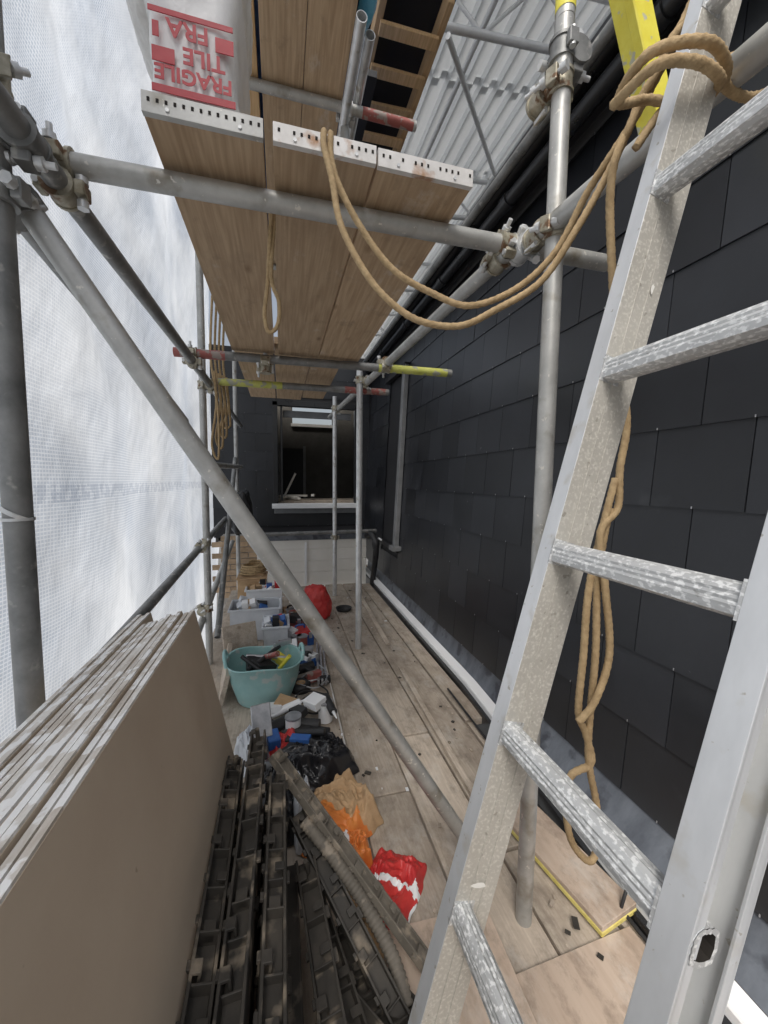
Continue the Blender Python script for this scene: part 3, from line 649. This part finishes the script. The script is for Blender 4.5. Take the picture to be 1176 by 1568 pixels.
# ---------------------------------------------------------------- ropes
rr=lambda r:(lambda L,t,f:r*(1+.09*math.cos(4*t+L*420)*1.0+.03*math.cos(9*t-L*700)))
def rope(name,ptslist,r=.007,st=.0035,seg=14,mat='rope'):
    b=MB()
    for P in ptslist: b.sweep(resamp(cr(P,10),st),rr(r),0,seg)
    return b.build(name,[mat])
A=[(.11,1.3,2.135),(.10,1.05,2.14),(.102,.945,2.137),(.10,.922,2.09),(.115,.9,2.01),(.13,.88,1.91),(.17,.86,1.82),(.22,.84,1.75),(.29,.82,1.70),(.38,.80,1.69),(.45,.77,1.72),(.53,.73,1.77),(.57,.68,1.85),(.60,.64,1.93),(.60,.60,1.97),(.605,.58,2.01),(.61,.56,2.03),(.62,.54,2.07),(.65,.53,2.10),(.66,.52,2.14),(.68,.52,2.25)]
B=[(.14,1.3,2.135),(.125,1.05,2.14),(.118,.945,2.137),(.115,.925,2.08),(.13,.91,2.01),(.18,.90,1.92),(.25,.88,1.83),(.34,.86,1.78),(.42,.83,1.75),(.51,.79,1.78),(.57,.74,1.84),(.59,.68,1.92),(.60,.63,1.96),(.61,.60,1.99),(.625,.57,2.04),(.64,.55,2.09),(.665,.54,2.16),(.67,.53,2.25)]
C=[(.61,.60,1.99),(.59,.61,1.94),(.59,.62,1.88),(.61,.63,1.78),(.645,.64,1.62),(.68,.64,1.48),(.67,.64,1.38),(.67,.64,1.30),(.62,.63,1.25),(.63,.62,1.14),(.65,.62,1.00),(.61,.61,.91),(.57,.61,.87)]
D=[(.665,.645,1.36),(.64,.64,1.28),(.60,.63,1.14),(.595,.63,1.0),(.59,.63,.88),(.61,.63,.83),(.63,.63,.76),(.58,.63,.74),(.57,.63,.68),(.59,.63,.59),(.64,.63,.53),(.66,.63,.57),(.65,.63,.66),(.62,.63,.79),(.625,.63,1.0),(.63,.64,1.16),(.655,.645,1.3)]
Tt=[(.50,.53,1.93),(.505,.465,1.925),(.55,.45,1.93),(.60,.455,1.935),(.645,.48,1.95),(.66,.53,1.97),(.60,.56,1.99),(.52,.54,1.95),(.50,.47,1.945),(.57,.445,1.955),(.65,.475,1.975),(.70,.51,1.99),(.77,.52,2.0),(.83,.52,2.04),(.86,.5,2.12)]
T2=[(.60,.58,1.93),(.63,.56,1.98),(.68,.53,2.03),(.76,.50,2.06),(.80,.47,2.12),(.83,.45,2.2)]
rope('rope',[A,B,C,D,Tt,T2])
rope('rope',[[(-.01,1.15,2.12),(-.02,1.15,2.04),(-.03,1.17,1.90),(-.04,1.18,1.82),(-.03,1.18,1.77),(-.005,1.18,1.79),(0,1.17,1.85),(-.02,1.16,1.91),(-.012,1.16,2.05),(-.015,1.15,2.12)]],.0055)
b=[]
for s_ in range(4):
    x=-.44+.02*s_;y=2.95+.05*s_
    b.append([(x,y,2.6),(x-.02,y,2.2),(x+.01,y,1.9),(x-.03,y+.03,1.6+.05*s_),(x+.015,y,1.5+.08*s_),(x+.02,y,1.8),(x+.0,y,2.1)])
rope('rope',b,.008,.008,8)
b=[]
for k in range(3):
    b.append([(-.28+.11*math.cos(a*.7)+.01*k,3.95+.11*math.sin(a*.7),.42+.012*a*.3+.02*k) for a in range(22)])
rope('coiled_rope',b,.010,.01,8)
b=MB();b.box((-.28,3.95,.2),(.26,.26,.40));b.box((-.28,3.95,.405),(.28,.28,.015));b.build('cardboard_box',['brownbag'],bevel=.004)
# ---------------------------------------------------------------- clutter
def tub(name,c,r0,r1,h,mat):
    b=MB();b.lathe(c,[(0,.004),(r0,.004),(r0+.004,.012),((r0+r1)/2+.012,h*.5),(r1,h),(r1+.010,h+.004),(r1+.010,h-.006),(r1+.002,h-.008)],0,40,sx=1.06,sy=.95)
    b.lathe(c,[(r1-.003,h),(( r0+r1)/2+.004,h*.5),(r0-.004,.02),(0,.02)],0,40,sx=1.06,sy=.95)
    for s_ in(-1,1):
        P=[V(c)+V((s_*(r1+.014),-.06,h-.005)),V(c)+V((s_*(r1+.022),-.045,h+.035)),V(c)+V((s_*(r1+.024),0,h+.05)),V(c)+V((s_*(r1+.022),.045,h+.035)),V(c)+V((s_*(r1+.014),.06,h-.005))]
        b.sweep(cr(P,6),lambda L,t,f:.011,0,10)
    o=b.build(name,[mat])
    for v in o.data.vertices:
        q=v.co;a=math.atan2(q.y-c[1],q.x-c[0]);f=(q.z-c[2])/h;q.x+=f*.012*math.cos(2*a+1)*math.cos(a);q.y+=f*.012*math.cos(2*a+1)*math.sin(a);q.z+=f*.012*math.sin(3*a)
    return o
tub('rubber_trug_bucket',(-.11,2.42,0),.15,.200,.25,'teal')
b=MB()
b.tube((-.2,2.34,.22),(-.02,2.5,.28),.013,0);b.box((0,2.52,.29),(.12,.03,.03),R3(0,0,30),1)
b.tube((-.16,2.52,.2),(-.03,2.32,.31),.016,2);b.tube((-.22,2.45,.26),(.03,2.43,.23),.010,1);b.box((-.12,2.4,.20),(.14,.09,.06),R3(10,20,40),0);b.box((-.02,2.45,.22),(.08,.05,.05),R3(10,20,-40),3)
b.tube((-.02,2.36,.2),(.04,2.32,.29),.012,3);b.box((-.17,2.40,.21),(.09,.12,.05),R3(30,10,10),0);b.tube((-.1,2.3,.2),(-.24,2.38,.29),.012,0);b.box((-.05,2.54,.24),(.15,.02,.02),R3(10,-25,60),2)
b.build('hand_tools',['black','silver','redp','yel'],bevel=.002)
def crate(name,c,w,d,h,mat,cont=True):
    b=MB();c=V(c)
    for x0,x1,y0,y1 in((-w,-w+.005,-d,d),(w-.005,w,-d,d),(-w,w,-d,-d+.005),(-w,w,d-.005,d)): b.lohi((c.x+x0,c.y+y0,c.z),(c.x+x1,c.y+y1,c.z+h))
    b.lohi((c.x-w,c.y-d,c.z),(c.x+w,c.y+d,c.z+.006))
    for x0,x1,y0,y1 in((-w-.015,w+.015,-d-.015,-d),(-w-.015,w+.015,d,d+.015),(-w-.015,-w,-d,d),(w,w+.015,-d,d)): b.lohi((c.x+x0,c.y+y0,c.z+h-.01),(c.x+x1,c.y+y1,c.z+h+.008))
    if cont:
        for i in range(16): b.box((c.x+random.uniform(-.75,.75)*w,c.y+random.uniform(-.7,.7)*d,c.z+h*.8+random.random()*h*.35),(.07,.06,.05),R3(*[random.uniform(0,90)]*3),random.choice((0,1,0,1,2,3,4,5)))
    return b.build(name,[mat,'white','blue','red','black','brownbag'],bevel=.003)
crate('plastic_storage_box',(-.22,3.45,0),.2,.14,.27,'clear');crate('plastic_storage_box',(-.16,3.80,0),.16,.12,.33,'white');crate('plastic_storage_box',(-.05,3.12,0),.09,.13,.22,'clear')
b=MB();b.box((-.30,2.92,.16),(.24,.03,.26),R3(-20,0,20),0);b.box((-.36,2.6,.10),(.03,.5,.18),R3(0,14,5),0);b.build('timber_offcut',['floor'],bevel=.003)
def toolbox(name,c,d,rz,m1,m2):
    b=MB();r=R3(0,0,rz);c=V(c);b.box(c+V((0,0,d[2]*.35)),(d[0],d[1],d[2]*.7),r,0);b.box(c+V((0,0,d[2]*.82)),(d[0]*.98,d[1]*.98,d[2]*.24),r,1,taper=.9)
    P=[c+r@V((-d[0]*.25,0,d[2]*.94)),c+r@V((-d[0]*.2,0,d[2]*1.15)),c+r@V((d[0]*.2,0,d[2]*1.15)),c+r@V((d[0]*.25,0,d[2]*.94))]
    b.sweep(cr(P,5),lambda L,t,f:.009,0,8)
    for s_ in(-.3,.3): b.box(c+r@V((d[0]*s_,-d[1]/2-.004,d[2]*.7)),(.03,.008,.05),r,2)
    return b.build(name,[m1,m2,'silver'],bevel=.006,bseg=2)
toolbox('tool_case',(.14,3.18,0),(.16,.2,.13),20,'blue','red');toolbox('tool_case',(.10,3.45,0),(.16,.14,.16),-5,'redp','black')
toolbox('tool_case',(.10,3.75,0),(.2,.16,.12),5,'black','brownbag');toolbox('tool_case',(.16,2.80,0),(.12,.18,.09),35,'blue','white')
blob('red_bag',(.33,3.78,0),(.27,.24,.36),'red',5,.12,fold=.12)
b=MB()
b.lathe((.11,2.44,0),[(.028,0),(.062,0),(.062,.05),(.028,.05),(.028,0)],0,28);b.lathe((.11,2.44,.0005),[(.024,0),(.029,0),(.029,.051),(.024,.051),(.024,0)],1,28);b.build('tape_roll',['black','brownbag'])
b=MB()
for i,x in enumerate((-.025,0,.025)): b.box((.27+x,2.75,.03),(.014,.62,.035),R3(0,0,-4),0)
b.box((.27,2.48,.03),(.07,.04,.04),R3(0,0,-4),1);b.build('spirit_level',['silver','black'],bevel=.002)
def drill(name,c,rz,m='black',m2='redp',sc=1.0,roll=90):
    b=MB();r=R3(roll,0,0);r=R3(0,0,rz)@r;c=V(c);q=lambda a:c+r@(V(a)*sc)
    b.tube(q((-.09,0,.0)),q((.05,0,0)),.032*sc,0,16);b.tube(q((.05,0,0)),q((.085,0,0)),.025*sc,1,16,r2=.018*sc);b.tube(q((.085,0,0)),q((.12,0,0)),.017*sc,2,12);b.tube(q((.12,0,0)),q((.18,0,0)),.004*sc,2,8)
    b.box(q((-.04,0,-.07)),(.04*sc,.034*sc,.12*sc),r@R3(0,10,0),0);b.box(q((-.03,0,-.14)),(.10*sc,.065*sc,.045*sc),r,1)
    return b.build(name,[m,m2,'silver'],bevel=.005,bseg=2)
drill('cordless_drill',(-.02,2.03,.05),30,'black','black');drill('cordless_drill',(.10,2.0,.05),160,'black','blue');drill('cordless_drill',(.0,2.9,.06),80,'black','yel');drill('cordless_drill',(.12,2.62,.05),200,'black','redp')
b=MB();b.box((.04,1.82,.05),(.24,.07,.03),R3(0,0,50),0);b.tube((-.03,1.75,.05),(-.14,1.68,.06),.02,1);b.box((.12,1.9,.04),(.2,.14,.05),R3(0,4,-20),0);b.tube((.0,1.95,.05),(.2,1.85,.09),.018,0);b.box((-.05,1.9,.06),(.06,.1,.05),R3(0,0,10),2);b.build('angle_grinder',['black','silver','blue'],bevel=.006,bseg=2)
b=MB();b.box((-.09,1.62,.34),(.08,.012,.13),R3(-25,0,12),0);b.box((-.09,1.60,.24),(.04,.025,.10),R3(-25,0,12),1);b.tube((-.13,1.5,.06),(-.09,1.6,.26),.012,1);b.build('bolster_scraper',['silver','black'],bevel=.003)
# sealant tubes, tins, fixings boxes and leads heaped between the tool cases
b=MB()
for i in range(34):
    x=random.uniform(-.08,.24);y=random.uniform(2.62,3.95) if i<26 else random.uniform(1.95,2.2);a=random.uniform(0,180);k=random.random();z=.03+random.random()*.08
    d=V((math.cos(a),math.sin(a),random.uniform(-.1,.25)))
    if k<.35: b.tube(V((x,y,z)),V((x,y,z))+d*.16,.022,random.choice((0,1,2,4)),12);b.tube(V((x,y,z))+d*.16,V((x,y,z))+d*.22,.009,1,8,r2=.003)
    elif k<.6: b.tube((x,y,.005),(x,y,.11),.04,random.choice((1,5,4)),18);b.tube((x,y,.11),(x,y,.118),.043,5,18)
    else: b.box((x,y,z+.01),(random.uniform(.06,.13),random.uniform(.05,.10),random.uniform(.03,.07)),R3(random.uniform(-20,20),random.uniform(-20,20),a),random.choice((0,1,3,3,2,4,0)))
for s_ in range(4):
    P=[(random.uniform(-.15,.30),random.uniform(2.0,3.6),.02+random.random()*.1) for _ in range(3)]
    P=[(P[0][0]+.10*math.cos(q*.8),P[0][1]+.10*math.sin(q*.8)+q*.008,.03+.01*(q%3)) for q in range(18)]
    b.sweep(cr(P,5),lambda L,t,f:.005,0 if s_%2 else 5,8)
b.build('tools_and_fixings_pile',['black','white','blue','brownbag','redp','silver'],bevel=.002)
heap('clear_plastic_bag',(-.15,1.86,0),(.18,.24,.20),['clear'],21,cr_=.6)
heap('black_polythene_sheet',(.13,1.72,0),(.40,.30,.17),['film'],2,20,.7)
heap('black_polythene_sheet',(-.0,1.52,.0),(.22,.30,.20),['film'],12,0,.7)
heap('red_cloth',(.0,1.88,0),(.16,.13,.10),['red'],14,cr_=.6)
heap('brown_paper_sack',(.195,1.43,0),(.34,.28,.17),['brownbag','orange','white'],6,20,.6,mfun=lambda c:(1 if c.y<-.05-.3*c.x+.05*noise.noise(c*12) else 0))
heap('red_white_bag',(.335,1.12,0),(.19,.27,.07),['red','white','orange'],9,-38,.8,mfun=lambda c:1 if abs(c.x*.35+c.y+.02+.08*noise.noise(c*9))<.014 or (c.x*.8-c.y)+.05*noise.noise(c*14)>.115 else 0,corner=.7)
heap('orange_white_bag',(.235,1.25,0),(.13,.15,.12),['orange','white','brownbag'],17,10,.6,mfun=lambda c:1 if c.x<-.015+.05*noise.noise(c*15) else 0)
heap('clear_plastic_bag',(.23,1.06,0),(.10,.22,.10),['brownbag'],31,0,.6)
heap('white_bag',(.07,1.42,.0),(.09,.22,.26),['clear'],33,5,.4)
b=MB()
for i in range(260):
    x=random.uniform(-.2,1.0);y=random.uniform(.5,4.6);s_=random.uniform(.003,.018)
    if y<1.5 and x<.45: continue
    b.box((x,y,.002 if not(y<.95 and x<1.05) else .017),(s_,s_*random.uniform(.3,2),random.uniform(.002,.005)),R3(0,0,random.uniform(0,180)),random.choice((0,0,1,2,2)))
b.build('debris_scatter',['floor','white','rail'])
b=MB();b.box((.86,3.7,.012),(.04,1.5,.02),R3(0,0,-2),0);b.box((.80,1.85,.011),(.03,1.4,.018),R3(0,0,-1.5),0);b.build('timber_batten',['floor'],bevel=.002)
b=MB();b.lathe((.62,3.9,0),[(0,.012),(.07,.012),(.08,.03),(.085,.03),(.07,.0)],0,24);b.build('black_lid',['black'])
blob('dark_jacket',(-.42,4.35,1.0),(.22,.25,.45),'black',8,.2,flat=False)
MB().lohi((-60,-60,-8.2),(60,80,-8)).build('ground',['ground'])
# ---------------------------------------------------------------- light
AZ,EL=-142,52
w=bpy.data.worlds.new('World');S.world=w;w.use_nodes=True;N=w.node_tree.nodes;K=w.node_tree.links
sk=N.new('ShaderNodeTexSky');sk.sky_type='NISHITA';sk.sun_disc=False;sk.sun_elevation=math.radians(EL);sk.sun_rotation=math.radians(AZ);sk.air_density=1.2;sk.dust_density=6
hs=N.new('ShaderNodeHueSaturation');hs.inputs['Saturation'].default_value=.5;K.new(sk.outputs[0],hs.inputs['Color'])
K.new(hs.outputs[0],N['Background'].inputs[0]);N['Background'].inputs[1].default_value=.15
l=bpy.data.lights.new('sun','SUN');l.energy=4.8;l.angle=math.radians(34);l.color=(1,.965,.915);o=bpy.data.objects.new('sun',l);COL.objects.link(o)
az=math.radians(AZ);el=math.radians(EL);sd=V((math.sin(az)*math.cos(el),math.cos(az)*math.cos(el),math.sin(el)));o.rotation_euler=(-sd).to_track_quat('-Z','Y').to_euler()
# ---------------------------------------------------------------- camera
yaw=math.radians(15.0);p=math.radians(4.59);r=math.radians(.6)
F=V((math.sin(yaw)*math.cos(p),math.cos(yaw)*math.cos(p),-math.sin(p)));R0=V((math.cos(yaw),-math.sin(yaw),0));U0=R0.cross(F)
U=U0*math.cos(r)-R0*math.sin(r);Rr=R0*math.cos(r)+U0*math.sin(r)
cd=bpy.data.cameras.new('camera');cam=bpy.data.objects.new('camera',cd);COL.objects.link(cam)
cam.matrix_world=Matrix.Translation((0,0,1.35))@Matrix((Rr,U,-F)).transposed().to_4x4()
cd.sensor_fit='VERTICAL';cd.sensor_height=36;cd.lens=36*589/1568;cd.clip_start=.02;cd.clip_end=500
S.camera=cam
S.view_settings.view_transform='Standard';S.view_settings.look='None';S.view_settings.exposure=0
